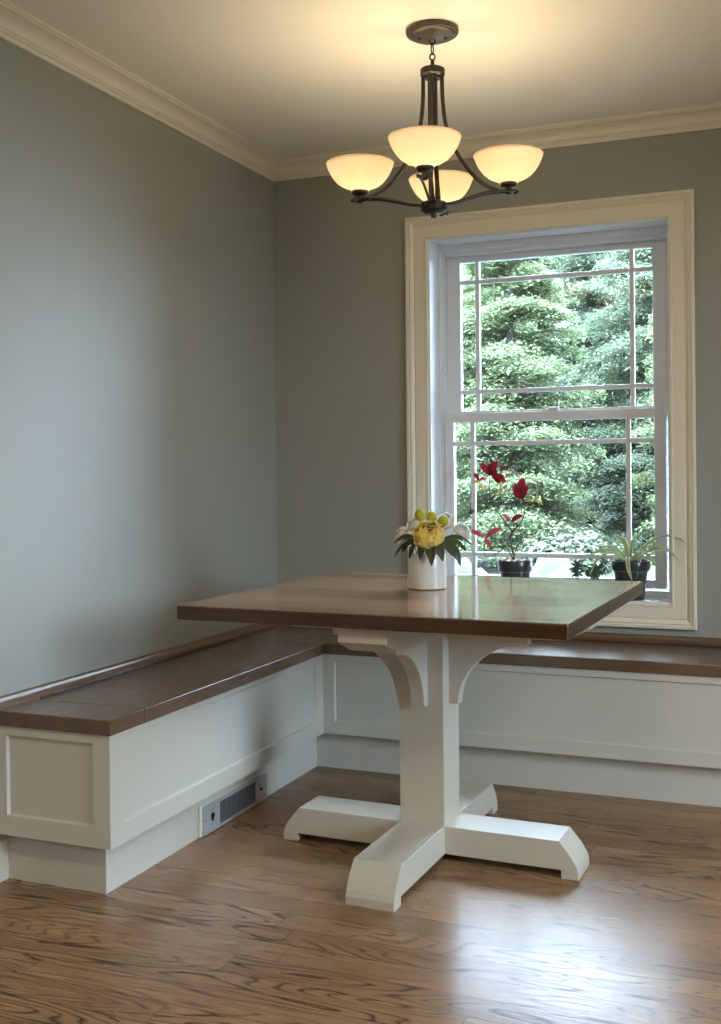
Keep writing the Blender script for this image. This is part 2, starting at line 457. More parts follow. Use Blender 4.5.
# ------------------------------------------------------------------ window
win = empty('window_1', (0, 0, 0)); win['kind'] = 'structure'
CX0, CX1, CZ0, CZ1 = .6535, 1.5425, .597, 1.951
prof = [(0, 0), (0, .009), (.003, .0125), (.009, .0125), (.0115, .009), (.014, .0105), (.050, .013), (.0535, .0095), (.057, .0125), (.062, .017), (.067, .0195), (.071, .0165), (.0735, .0165), (.075, .0225), (.083, .0225), (.086, .020), (.086, 0)]
b = bmesh.new(); sweep_rect(b, prof, CX0, CX1, CZ0, CZ1); obj('casing', b, M['trim'], win, angle=35)
# jamb extension
JX0, JX1, JZ0, JZ1 = .660, 1.536, .6045, 1.9445
b = bmesh.new()
box(b, HX0, JX0, -.004, .10, JZ0, JZ1); box(b, JX1, HX1, -.004, .10, JZ0, JZ1)
box(b, HX0, HX1, -.004, .10, JZ1, HZ1); box(b, HX0, HX1, -.004, .10, HZ0, JZ0)
obj('jamb', b, M['vinyl'], win)
# vinyl master frame, stepped
def rframe(bm, x0, x1, z0, z1, ix0, ix1, iz0, iz1, y0, y1, bev=.0015):
    box(bm, x0, ix0, y0, y1, z0, z1, bev); box(bm, ix1, x1, y0, y1, z0, z1, bev)
    box(bm, ix0 - .001, ix1 + .001, y0, y1, z0, iz0, bev); box(bm, ix0 - .001, ix1 + .001, y0, y1, iz1, z1, bev)
b = bmesh.new()
rframe(b, HX0, HX1, HZ0, HZ1, .669, 1.527, .618, 1.922, .095, .113)
rframe(b, HX0, HX1, HZ0, HZ1, .674, 1.521, .628, 1.908, .113, .150)
rframe(b, HX0, HX1, HZ0, HZ1, .680, 1.515, .636, 1.903, .150, .20)
obj('frame', b, M['vinyl'], win)
def sash(name, x0, x1, z0, z1, gx0, gx1, gz0, gz1, y0, y1, mx, mz):
    bm = bmesh.new(); rframe(bm, x0, x1, z0, z1, gx0, gx1, gz0, gz1, y0, y1, .002)
    s = obj(name, bm, M['vinyl'], win)
    gy = (y0 + y1) / 2
    bm = bmesh.new(); box(bm, gx0 - .004, gx1 + .004, gy - .002, gy + .002, gz0 - .004, gz1 + .004); obj('pane', bm, M['glass'], s)
    for x in mx:
        bm = bmesh.new(); box(bm, x - .0085, x + .0085, gy - .010, gy + .010, gz0, gz1, .003); obj('muntin', bm, M['vinyl'], s)
    for z in mz:
        bm = bmesh.new(); box(bm, gx0, gx1, gy - .009, gy + .009, z - .0085, z + .0085, .003); obj('muntin', bm, M['vinyl'], s)
    return s
up = sash('upper_sash', .681, 1.514, 1.262, 1.902, .733, 1.4655, 1.303, 1.883, .152, .182, (.800, 1.390), (1.806, 1.378))
lo = sash('lower_sash', .6755, 1.5135, .6365, 1.2935, .712, 1.4725, .668, 1.2585, .115, .147, (.787, 1.378), (1.1765, .748))
bm = bmesh.new(); box(bm, 1.06, 1.12, .118, .140, 1.2935, 1.302, .003); box(bm, 1.085, 1.125, .112, .122, 1.2985, 1.308, .003); obj('sash_lock', bm, M['vinyl'], win)

# ------------------------------------------------------------------ benches
ZS, ZSB, ZP = .460, .4215, .1354
PX, PY, SX, SY = .376, -1.6863, .3848, -1.6946
lb = empty('storage_bench', (0, 0, 0))
tag(lb, 'white panelled bench along the left wall with a hinged brown seat above a heater', 'bench')
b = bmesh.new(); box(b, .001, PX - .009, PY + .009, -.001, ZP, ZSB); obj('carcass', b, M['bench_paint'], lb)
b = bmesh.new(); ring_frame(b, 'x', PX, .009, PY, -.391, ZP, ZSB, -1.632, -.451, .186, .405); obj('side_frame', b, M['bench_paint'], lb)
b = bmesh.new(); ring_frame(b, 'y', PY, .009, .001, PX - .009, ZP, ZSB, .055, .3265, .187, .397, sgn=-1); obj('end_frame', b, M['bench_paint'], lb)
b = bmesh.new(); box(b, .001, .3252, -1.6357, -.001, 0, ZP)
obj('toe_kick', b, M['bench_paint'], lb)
LX0, LY0, LY1 = .047, -1.540, -.431
b = bmesh.new()
box(b, .001, SX, SY, LY0 - .0008, ZSB, ZS, .003); box(b, .001, SX, LY1 + .0008, -.001, ZSB, ZS, .003); box(b, .001, LX0 - .0008, LY0 - .003, LY1 + .003, ZSB, ZS)
obj('seat_top', b, M['bench_wood_y'], lb)
b = bmesh.new(); box(b, LX0, SX, LY0, LY1, ZSB, ZS, .002); lid = obj('lid', b, M['bench_wood_y'], lb)
def hinge(parent, a, c):
    bm = bmesh.new(); a, c = Vector(a), Vector(c); L = (c - a).length; n = int(L / .018); d = (c - a) / L
    for i in range(n):
        p = a + d * (i * L / n); q = a + d * ((i + .78) * L / n)
        tube(bm, [p, q], .0038, seg=8)
    return obj('piano_hinge', bm, M['hinge'], parent, smooth=False, angle=40)
hinge(lid, (LX0 - .002, LY0 + .01, ZS + .0015), (LX0 - .002, LY1 - .005, ZS + .0015))
RP = [(0, ZS), (.026, ZS), (.026, ZS + .006), (.022, ZS + .009), (.016, ZS + .012), (.013, ZS + .017), (.012, ZS + .0205), (.009, ZS + .0235), (.004, ZS + .0255), (0, ZS + .0255)]
b = bmesh.new()
A = [b.verts.new((max(d, .001), -d, z)) for d, z in RP]; B = [b.verts.new((max(d, .001), SY, z)) for d, z in RP]
for i in range(len(A)):
    j = (i + 1) % len(A); b.faces.new((A[i], A[j], B[j], B[i]))
b.faces.new(A); b.faces.new(B[::-1]); obj('back_rail', b, M['rail_wood'], lb, angle=40)

XE = 2.75
bb = empty('storage_bench', (0, 0, 0))
tag(bb, 'white panelled bench under the window with a brown wooden seat, running behind the table', 'bench')
BP, BS, BK = -.391, -.3994, -.3402
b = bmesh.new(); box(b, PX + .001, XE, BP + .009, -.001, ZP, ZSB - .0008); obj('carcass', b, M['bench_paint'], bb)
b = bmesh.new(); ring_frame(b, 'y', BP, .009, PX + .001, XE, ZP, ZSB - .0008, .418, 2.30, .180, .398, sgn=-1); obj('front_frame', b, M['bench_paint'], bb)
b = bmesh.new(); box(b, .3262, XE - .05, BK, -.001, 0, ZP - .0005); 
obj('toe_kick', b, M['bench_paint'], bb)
b = bmesh.new(); box(b, SX + .0012, .62, BS, -.001, ZSB, ZS, .003); box(b, 2.32, XE + .01, BS, -.001, ZSB, ZS, .003); box(b, .617, 2.323, -.046, -.001, ZSB, ZS)
obj('seat_top', b, M['bench_wood_x'], bb)
b = bmesh.new(); box(b, .621, 2.319, BS, -.0475, ZSB, ZS, .003); lid2 = obj('lid', b, M['bench_wood_x'], bb)
hinge(lid2, (.63, -.0485, ZS + .0015), (2.31, -.0485, ZS + .0015))
b = bmesh.new()
A = [b.verts.new((max(d, .001) + .0005, -max(d, .001), z)) for d, z in RP]; B = [b.verts.new((SX, -max(d, .001), z)) for d, z in RP]
for i in range(len(A)):
    j = (i + 1) % len(A); b.faces.new((A[i], A[j], B[j], B[i]))
b.faces.new(A); b.faces.new(B[::-1]); obj('back_rail', b, M['rail_wood_x'], lb, angle=40)
b = bmesh.new()
A = [b.verts.new((SX + .0012, -max(d, .001), z)) for d, z in RP]; B = [b.verts.new((XE, -max(d, .001), z)) for d, z in RP]
for i in range(len(A)):
    j = (i + 1) % len(A); b.faces.new((A[i], A[j], B[j], B[i]))
b.faces.new(A); b.faces.new(B[::-1]); obj('back_rail', b, M['rail_wood_x'], bb, angle=40)

# toe kick heater
ht = empty('kickspace_heater', (.3256, -.966, 0))
tag(ht, 'silver toe kick heater with grille and black switch set low in the left bench', 'heater')
b = bmesh.new(); box(b, .0, .006, -.214, .204, .0015, .0915, .001); obj('mounting_rim', b, M['trim'], ht)
b = bmesh.new(); ring_frame(b, 'x', .0125, .0065, -.202, .202, .003, .089, -.108, .124, .012, .079, slope=.001); obj('face_plate', b, M['steel'], ht)
b = bmesh.new(); box(b, .0062, .0072, -.110, .126, .010, .081)
for k in range(30):
    y = -.104 + k * .0078; box(b, .007, .0112, y - .0016, y + .0016, .0125, .0785)
gr = obj('grille', b, M['steel_dark'], ht)
b = bmesh.new(); box(b, .0125, .0175, -.160, -.150, .036, .060, .002); box(b, .0125, .0215, -.160, -.152, .048, .060, .002); obj('switch', b, M['black'], ht)
for (y, z, r) in ((.158, .046, .0048),):
    b = bmesh.new(); tube(b, [Vector((.0125, y, z)), Vector((.0180, y, z))], r, seg=16); obj('thermostat_knob', b, M['black'], ht, angle=40)
for (y, z) in ((-.194, .046), (.194, .046), (.186, .020)):
    b = bmesh.new(); tube(b, [Vector((.0122, y, z)), Vector((.0136, y, z))], .0026, seg=12); obj('screw', b, M['black'], ht)
for (y0, y1, z) in ((-.166, -.143, .0705), (-.164, -.147, .0665), (-.166, -.142, .0275), (-.163, -.146, .0235), (.148, .170, .062), (.150, .168, .030)):
    b = bmesh.new(); box(b, .0124, .0129, y0, y1, z - .0007, z + .0007); obj('printed_mark', b, M['steel_dark'], ht)

# ------------------------------------------------------------------ pedestal table
tb = empty('pedestal_table', (.9989, -1.0457, 0), math.radians(-1.5423))
tag(tb, 'square dining table with dark wooden top on a white cross-footed pedestal', 'table')
HW, HD, ZT, ZTB = .5122, .4934, .7315, .6939
b = bmesh.new(); box(b, -HW, HW, -HD, HD, ZTB, ZT, .0045, 3); tt = obj('tabletop', b, M['table_wood'], tb)
tt.data.materials.append(M['edge_wood_shaded'])
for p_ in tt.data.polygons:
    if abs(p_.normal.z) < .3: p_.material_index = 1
PW = .0652; L, W, ZF = .4341, .0649, .0983
foot = [(-L, 0), (-L + .0467, 0), (-L + .0467, .0225), (L - .0467, .0225), (L - .0467, 0), (L, 0), (L, .021), (L - .005, .036), (L - .021, .062), (L - .0522, ZF), (-L + .0522, ZF), (-L + .021, .062), (-L + .005, .036), (-L, .021)]
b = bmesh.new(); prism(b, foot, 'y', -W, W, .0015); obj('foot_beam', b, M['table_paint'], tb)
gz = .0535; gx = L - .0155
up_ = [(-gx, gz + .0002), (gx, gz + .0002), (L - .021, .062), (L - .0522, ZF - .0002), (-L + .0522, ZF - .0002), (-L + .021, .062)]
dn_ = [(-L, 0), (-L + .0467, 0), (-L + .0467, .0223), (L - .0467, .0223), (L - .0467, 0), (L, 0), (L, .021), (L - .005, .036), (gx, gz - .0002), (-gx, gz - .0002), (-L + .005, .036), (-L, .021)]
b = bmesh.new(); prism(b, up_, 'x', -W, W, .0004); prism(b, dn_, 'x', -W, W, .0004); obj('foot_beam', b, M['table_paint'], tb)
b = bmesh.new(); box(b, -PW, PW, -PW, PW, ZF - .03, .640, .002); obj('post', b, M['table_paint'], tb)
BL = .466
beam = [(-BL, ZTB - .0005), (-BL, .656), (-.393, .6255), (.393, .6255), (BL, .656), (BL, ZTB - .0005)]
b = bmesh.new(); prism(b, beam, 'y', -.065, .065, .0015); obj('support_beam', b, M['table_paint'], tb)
b = bmesh.new(); prism(b, [(u, v - (.0003 if v < .69 else 0)) for u, v in beam], 'x', -.0648, .0648, .0015); obj('support_beam', b, M['table_paint'], tb)
arc = [(.064, .428), (.092, .428)]
for k in range(15):
    t = k / 14 * PI / 2
    arc.append((.29 - .198 * math.cos(t), .428 + .172 * math.sin(t)))
arc += [(.29, .6265), (.064, .6265)]
for ax, s in (('y', 1), ('y', -1), ('x', 1), ('x', -1)):
    b = bmesh.new(); prism(b, [(u * s, v) for u, v in arc], ax, -.0195, .0195, .0012); obj('bracket', b, M['table_paint'], tb)

# ------------------------------------------------------------------ chandelier
CHX, CHY = 1.026, -1.048
ch = empty('chandelier', (CHX, CHY, ZC))
tag(ch, 'dark bronze four-light chandelier with glowing opal glass bowls hanging from the ceiling', 'chandelier')
z0 = -ZC   # local z = world z - ZC
b = bmesh.new(); lathe(b, [(0, 0), (.070, 0), (.0735, -.002), (.0735, -.011), (.0715, -.0140), (.066, -.0150), (.0635, -.0185), (.055, -.0225), (.020, -.0275), (0, -.028)], 56)
cn = obj('canopy', b, M['canopy_bronze'], ch, angle=35)
A0 = math.radians(22.3)
fwv = Vector((-math.sin(A0), math.cos(A0), 0)); rtv = Vector((math.cos(A0), math.sin(A0), 0))
for s in (-1, 1):
    b = bmesh.new(); p = rtv * (.036 * s) - fwv * .004; tube(b, [Vector((p.x, p.y, -.0215)), Vector((p.x, p.y, -.030))], .0035, seg=10); obj('screw', b, M['black'], cn)
def torus_link(bm, c, ry, rz, r, ax):
    pts = []
    n = 24
    for k in range(n + 1):
        t = 2 * PI * k / n
        pts.append(Vector(c) + ax * (ry * math.cos(t)) + Vector((0, 0, rz * math.sin(t))))
    tube(bm, pts, r, seg=8)
b = bmesh.new()
torus_link(b, (0, 0, -.034), .0075, .0085, .0022, rtv)
b2 = obj('canopy_loop', b, M['bronze'], ch, smooth=True)
b = bmesh.new(); torus_link(b, (0, 0, -.0540), .0068, .0165, .0020, (rtv * .5 + fwv * .9).normalized()); obj('chain_link', b, M['bronze'], ch, smooth=True)
b = bmesh.new(); torus_link(b, (0, 0, -.0770), .0072, .0085, .0024, rtv); tube(b, [Vector((0, 0, -.085)), Vector((0, 0, -.100))], .0055, seg=12); obj('hanging_loop', b, M['bronze'], ch, smooth=True)
ZCOL = 2.196 - ZC
b = bmesh.new(); lathe(b, [(0, ZCOL + .012), (.0065, ZCOL + .012), (.0065, ZCOL + .002), (.030, ZCOL), (.0345, ZCOL - .003), (.0345, ZCOL - .019), (.031, ZCOL - .023), (.024, ZCOL - .024), (.022, ZCOL - .029), (0, ZCOL - .029)], 40)
obj('collar', b, M['bronze'], ch, angle=35)
ZH = 1.822 - ZC
b = bmesh.new()
th = math.radians(10)
fr = (-fwv * math.cos(th) - rtv * math.sin(th)); ri = (rtv * math.cos(th) - fwv * math.sin(th))
dirs = [fr, ri, -fr, -ri]
dg = (rtv * 1.0 + fwv * .0)
for off in (-.0075, .0085):
    c = dg * off
    tube(b, [Vector((c.x, c.y, ZCOL - .02)), Vector((c.x, c.y, ZH - .01))], 0, flat=(.0125 if off < 0 else .009, .011, rtv))
obj('column', b, M['bronze'], ch)
b = bmesh.new(); lathe(b, [(0, ZH + .002), (.030, ZH + .002), (.0355, ZH - .001), (.0355, ZH - .021), (.033, ZH - .024), (.028, ZH - .026), (.024, ZH - .030), (.008, ZH - .032), (.008, ZH - .040), (.006, ZH - .042), (0, ZH - .042)], 40)
obj('hub', b, M['bronze'], ch, angle=35)
RA = .208
ZFIT = 1.905 - ZC
def arm_z(z): return z - ZC
for i, d in enumerate(dirs):
    side = Vector((-d.y, d.x, 0))
    # upper strap, collar -> sweeping out to the cup
    P = [d * .026 + Vector((0, 0, ZCOL - .020)), d * .0285 + Vector((0, 0, ZCOL - .10)), d * .040 + Vector((0, 0, ZCOL - .175)), d * .075 + Vector((0, 0, ZCOL - .255)), d * .130 + Vector((0, 0, ZCOL - .322)), d * .185 + Vector((0, 0, ZCOL - .3515)), d * (RA + .010) + Vector((0, 0, ZCOL - .3555))]
    b = bmesh.new(); tube(b, smooth_path(P, 48), 0, flat=(.0125, .0105, side)); obj('upper_arm', b, M['bronze'], ch, angle=35)
    P = [d * .030 + Vector((0, 0, ZH - .006)), d * .062 + Vector((0, 0, ZH - .002)), d * .105 + Vector((0, 0, ZH + .009)), d * .150 + Vector((0, 0, ZH + .019)), d * .190 + Vector((0, 0, ZH + .0205)), d * (RA + .020) + Vector((0, 0, ZH + .0185))]
    b = bmesh.new()
    for sg in (-1, 1):
        tube(b, smooth_path([p + side * sg * (.0045 + .0125 * i_ / 5) for i_, p in enumerate(P)], 40), 0, flat=(.0062, .0062, side))
    tube(b, [P[-1] - side * .021 - d * .012, P[-1] + side * .021 - d * .012], 0, flat=(.0075, .0075, d))
    obj('lower_arm', b, M['bronze'], ch, angle=35)
    c = d * RA
    zc = ZCOL - .3525
    b = bmesh.new(); lathe(b, [(0, zc - .012), (.006, zc - .012), (.007, zc - .006), (.007, zc + .006), (.0075, zc + .0095), (.020, zc + .011), (.0235, zc + .014), (.0235, zc + .023), (.020, zc + .0245), (0, zc + .0245)], 28, (c.x, c.y, 0)); obj('fitter_cup', b, M['bronze'], ch, angle=35)
    e = d * (RA + .021)
    b = bmesh.new(); tube(b, [e + Vector((0, 0, zc - .003)) - d * .004, e + Vector((0, 0, zc - .003)) + d * .006], .005, seg=12); obj('arm_finial', b, M['bronze'], ch, angle=35)
    # bowl
    zb = zc + .0215
    Hs, Rr, Rn = .0780, .0960, .026
    outer = [(Rn - .003, 0), (Rn, .001), (Rn + .0015, .006), (Rn + .003, .009)]
    for k in range(1, 22):
        q = (k / 21) ** .8
        outer.append((Rn + .003 + (Rr - Rn - .003) * q, .009 + (Hs - .009) * (.80 * q ** 2.0 + .20 * q ** 7)))
    inner = [(r - .003, z + .0015) for r, z in outer[::-1]]
    b = bmesh.new(); lathe(b, outer + [(Rr - .0012, Hs + .0012)] + inner[1:], 56, (c.x, c.y, zb), close=True)
    obj('lamp_shade', b, M['shade'], ch, smooth=True)
    b = bmesh.new(); lathe(b, [(0, .003), (.011, .004), (.012, .018), (.0165, .028), (.0185, .037), (.0155, .047), (.008, .053), (0, .055)], 24, (c.x, c.y, zb - .001)); bo = obj('bulb', b, M['bulb'], ch, smooth=True)
    ld = bpy.data.lights.new('bulb_light', 'POINT'); ld.energy = BULB; ld.color = (1.0, .82, .56); ld.shadow_soft_size = .02
    lo_ = bpy.data.objects.new('bulb_light', ld); COL.objects.link(lo_); lo_.parent = bo; lo_.location = (c.x, c.y, zb + .040)

# ------------------------------------------------------------------ vase and flowers
VX, VY = .963, -.950
vs = bmesh.new()
lathe(vs, [(0, .0005), (.052, .0005), (.0555, .003), (.0562, .008), (.0562, .100), (.0550, .1035), (.0535, .1035), (.0525, .100), (.0525, .010), (0, .009)], 56)
v = obj('vase', vs, M['ceramic'], None, smooth=False, angle=40); v.location = (VX, VY, ZT)
tag(v, 'plain white ceramic cylinder vase standing on the wooden table', 'vase')

def petal(bm, base, axis, out, length, width, cup, flare, n=6, m=5, frill=.0):
    """cupped petal rising from base along axis, leaning to `out`."""
    side = axis.cross(out).normalized()
    V = []
    for i in range(n + 1):
        t = i / n
        row = []
        w = width * (math.sin(PI * (.12 + .68 * t)) ** .75) / 2
        for j in range(m + 1):
            s = j / m * 2 - 1
            lean = flare * t + .1
            curl = cup * (1 - math.cos(t * 2.2)) * .5
            p = base + axis * (length * t * math.cos(lean * .6)) + out * (length * (math.sin(lean) * t - curl * t)) + side * (w * s) - out * (w * cup * .9 * s * s)
            if t > .85: p += axis * (frill * math.sin(s * 9 + length * 900) * w)
            row.append(bm.verts.new(p))
        V.append(row)
    for i in range(n):
        for j in range(m):
            bm.faces.new((V[i][j], V[i][j + 1], V[i + 1][j + 1], V[i + 1][j]))

def solid(o, t=.0009):
    md = o.modifiers.new('thickness', 'SOLIDIFY'); md.thickness = t; md.offset = 0
    return o

def perp(axis, ang):
    a = Vector((0, 0, 1)) if abs(axis.z) < .9 else Vector((1, 0, 0))
    s = axis.cross(a).normalized(); t = s.cross(axis).normalized()
    return s * math.cos(ang) + t * math.sin(ang)

def peony(root, center, axis, R, mat, rings, frill=.04, pname='petals'):
    """globe of overlapping cupped petals; rings = (count, shell radius, tip polar angle, flare)."""
    bm = bmesh.new(); axis = axis.normalized()
    for ri_, (n, sr, tip, fl) in enumerate(rings):
        for k in range(n):
            ph0 = 2 * PI * (k + .5 * (ri_ % 2)) / n + random.uniform(-.12, .12)
            tp = math.radians(tip + random.uniform(-9, 9)); r_ = R * sr * random.uniform(.95, 1.05); wd = PI / n * 1.45
            V = []
            for i in range(9):
                t = i / 8; th_ = math.radians(158) + (tp - math.radians(158)) * t; row = []
                for j in range(7):
                    q = j / 6 * 2 - 1
                    th2 = th_ + (abs(q) ** 2.2) * .30 * t
                    ph = ph0 + q * wd * (.45 + .55 * math.sin(PI * min(1, .15 + .6 * t)))
                    rr_ = r_ * (1 + fl * t ** 3 + .05 * abs(q) + frill * t * math.sin(q * 6 + k * 2.1 + ri_))
                    row.append(bm.verts.new(center + axis * (rr_ * math.cos(th2) * .92) + perp(axis, ph) * (rr_ * math.sin(th2))))
                V.append(row)
            for i in range(8):
                for j in range(6):
                    bm.faces.new((V[i][j], V[i][j + 1], V[i + 1][j + 1], V[i + 1][j]))
    return solid(obj(pname, bm, mat, root, smooth=True), .0009)

stem_base = Vector((VX, VY, ZT + .0125))
def stem_to(root, p, r=.0018, mat='stem_green', spread=.25, back=True):
    b = bmesh.new(); top = Vector(p)
    q = stem_base + Vector(((top.x - VX) * spread, (top.y - VY) * spread, .0))
    rim = Vector((VX + (top.x - VX) * .6, VY + (top.y - VY) * .6, ZT + .108))
    if back: rim.y = max(rim.y, VY + .022)
    rr = Vector((rim.x - VX, rim.y - VY, 0))
    if rr.length > .045: rr *= .045 / rr.length; rim = Vector((VX + rr.x, VY + rr.y, rim.z))
    tube(b, smooth_path([q, rim, top], 12), r, seg=8)
    return obj('stem', b, M[mat], root, smooth=True)

# large yellow peony with its leaves
pe = empty('yellow_peony', (VX, VY, ZT))
def place(root):
    """children were built in world coordinates: keep them there."""
    for c in root.children: c.matrix_parent_inverse = root.matrix_world.inverted() if False else Matrix.Translation(-Vector(root.location))
tag(pe, 'large yellow peony facing front in the white vase, with drooping dark green leaves', 'flower')
pc = Vector((.986, -.994, .887))
peony(pe, pc, Vector((.20, -.74, .66)), .043, M['petal_yellow'], [(6, 1.0, 66, .10), (6, .94, 48, .06), (6, .84, 34, .04), (5, .70, 24, .02), (4, .54, 16, 0), (3, .36, 8, 0)])
stem_to(pe, pc - Vector((.01, -.03, .03)), .0026, back=False)
LV = [((.936, -.98, .875), (.867, -.97, .862)), ((.937, -1.0, .864), (.877, -.99, .824)), ((.959, -1.015, .862), (.934, -1.02, .823)),
      ((.979, -1.02, .857), (.97, -1.03, .822)), ((1.001, -1.02, .857), (1.006, -1.035, .805)), ((1.016, -1.015, .858), (1.038, -1.03, .818)), ((1.022, -1.0, .865), (1.062, -1.01, .831)),
      ((1.022, -.97, .872), (1.083, -.95, .842)), ((1.022, -.95, .875), (1.09, -.92, .858)), ((1.03, -.95, .862), (1.062, -.94, .799)), ((.945, -.99, .870), (.905, -1.0, .838)), ((1.02, -.985, .868), (1.072, -.985, .838))]
for a, t in LV:
    a, t = Vector(a), Vector(t)
    root_ = Vector((VX + (a.x - VX) * .35, VY + (a.y - VY) * .45, .858))
    mid = a * .5 + t * .5 + Vector((0, 0, .010))
    path = smooth_path([root_, a, mid, t], 18)
    b = bmesh.new()
    blade(b, path, .026, Vector((0, -.45, .9)).normalized(), fold=.18, wfun=lambda s: .10 if s < .22 else max(.03, math.sin(PI * min(1, (s - .22) / .78 * .93 + .06)) ** .8))
    obj('leaf', b, M['leaf_dark'], pe, smooth=True)
place(pe)

def white_flower(label, c, axis, R):
    r = empty('white_peony', (VX, VY, ZT)); tag(r, label, 'flower', None)
    peony(r, Vector(c), Vector(axis), R, M['petal_white'], [(6, 1.0, 74, .22), (5, .86, 50, .12), (5, .66, 32, .08), (4, .44, 16, .0)], .07)
    stem_to(r, Vector(c) - Vector(axis).normalized() * R * .7)
    place(r)
white_flower('white flower at the far left of the vase bouquet, low beside the yellow peony', (.878, -.936, .885), (-.7, -.6, .35), .020)
white_flower('white flower between the far left white bloom and the yellow balls of the bouquet', (.907, -.890, .916), (-.35, -.55, .75), .024)
white_flower('white flower at the upper right back of the vase bouquet', (1.000, -.890, .924), (.2, -.6, .8), .024)
white_flower('white flower low on the right of the vase bouquet, above the leaves', (1.054, -.900, .897), (.7, -.6, .45), .021)

def billy(label, c, r=.0155):
    o = empty('billy_button', (VX, VY, ZT)); tag(o, label, 'flower')
    b = bmesh.new(); bmesh.ops.create_icosphere(b, subdivisions=4, radius=r)
    for vv in b.verts:
        nn = vv.co.normalized()
        vv.co *= 1 + .10 * mnoise.noise(nn * 9) + .05 * mnoise.noise(nn * 22)
        vv.co.z *= 1.1; vv.co += Vector(c)
    obj('flower_head', b, M['ball_yellow'], o, smooth=True)
    stem_to(o, Vector(c) - Vector((0, 0, r * .8)), .0014)
    place(o)
billy('yellow-green ball flower standing highest and leftmost of three above the peony', (.949, -.965, .945))
billy('yellow-green ball flower in the middle of three above the peony', (.976, -.944, .939), .0145)
billy('yellow-green ball flower rightmost of three above the peony', (1.016, -.954, .929), .0145)
sp_ = empty('berry_sprig', (VX, VY, ZT)); tag(sp_, 'small grey-purple sprig poking up at the right back of the bouquet', 'flower')
b = bmesh.new()
for (c, ax_) in (((1.066, -.856, .944), (.6, -.3, .7)),):
    for k in range(5):
        o_ = perp(Vector(ax_).normalized(), 2 * PI * k / 5); petal(b, Vector(c), Vector(ax_).normalized(), o_, .018, .011, .4, .7, 4, 3)
solid(obj('petals', b, M['purple'], sp_, smooth=True))
stem_to(sp_, (1.066, -.856, .945), .0012); place(sp_)

# ------------------------------------------------------------------ potted plants on the sill
ZSILL = JZ0
def pot(root, r0, r1, h, rim, c, band=True):
    b = bmesh.new()
    lathe(b, [(0, 0), (r0, 0), (r0 + .001, .002), (r0 + (r1 - r0) * (1 - rim / h) - .002, h - rim), (r1 - .001, h - rim), (r1, h - rim + .003), (r1 + .0015, h - .003), (r1, h), (r1 - .003, h), (r1 - .005, h - .010), (0, h - .0101)], 44, c)
    p = obj('pot', b, M['pot_dark'], root, angle=40)
    if band:
        b = bmesh.new(); rr = r0 + (r1 - r0) * (1 - rim / h); lathe(b, [(rr - .001, h - rim - .004), (rr + .0012, h - rim - .004), (rr + .0022, h - rim - .0005), (rr - .001, h - rim - .0005)], 44, c, close=True)
        obj('rim_band', b, M['pot_band'], p, smooth=True)
    return p
def soil(root, r, z, c, mat, n=70):
    b = bmesh.new(); lathe(b, [(0, z - .008), (r, z - .008), (r, z - .002), (r * .6, z + .002), (0, z + .004)], 32, c)
    rnd = random.Random(5)
    for k in range(n):
        a = rnd.uniform(0, 2 * PI); q = r * .93 * math.sqrt(rnd.random()); s = rnd.uniform(.003, .006)
        p = bmesh.new(); bmesh.ops.create_icosphere(p, subdivisions=1, radius=s)
        for vv in p.verts: vv.co = Vector((vv.co.x * rnd.uniform(.7, 1.3), vv.co.y, vv.co.z * .7)) + Vector((c[0] + q * math.cos(a), c[1] + q * math.sin(a), c[2] + z + .002))
        merge(b, p)
    return obj('soil', b, mat, root)

pt = empty('potted_poinsettia', (.974, .035, ZSILL)); tag(pt, 'leggy red-leaved poinsettia in a dark pot on the windowsill behind the vase', 'potted plant')
pot(pt, .047, .0635, .132, .040, (.974, .035, ZSILL)); soil(pt, .058, .130, (.974, .035, ZSILL), M['perlite'])
STEMS = dict(
    main=([(.974, .035, .725), (.963, .035, .779), (.957, .035, .82), (.964, .035, .845)], .0042, .0032),
    left=([(.964, .035, .842), (.926, .03, .896), (.887, .03, .953), (.879, .03, .999), (.880, .03, 1.055)], .0030, .0014),
    l2=([(.889, .03, .951), (.866, .02, .971), (.845, .02, .994), (.842, .02, 1.033)], .0018, .0010),
    l3=([(.886, .03, .955), (.904, .04, .999), (.908, .035, 1.055)], .0017, .0011),
    right=([(.963, .035, .842), (.993, .035, .871), (1.01, .035, .907), (1.008, .033, .932), (.999, .033, .972)], .0030, .0015),
    mid=([(.985, .036, .862), (.968, .045, .916), (.942, .045, .968), (.918, .035, 1.008)], .0020, .0010),
    thin=([(.968, .045, .740), (.975, .05, .783), (.995, .05, .814), (.989, .042, .862)], .0018, .0012),
    low=([(.970, .03, .735), (.943, .02, .784), (.914, .02, .764), (.885, .02, .748), (.859, .02, .757), (.862, .02, .819)], .0022, .0012),
    right2=([(1.009, .034, .940), (1.031, .03, .958), (1.052, .03, .956)], .0014, .0008),
    pinkst=([(.984, .037, .862), (.968, .045, .872), (.957, .05, .880)], .0014, .0009))
for k, (p, r0, r1) in STEMS.items():
    b = bmesh.new(); tube(b, smooth_path(p, 24), r0, r1, 8); obj('stem', b, M['stem_brown'], pt, smooth=True)
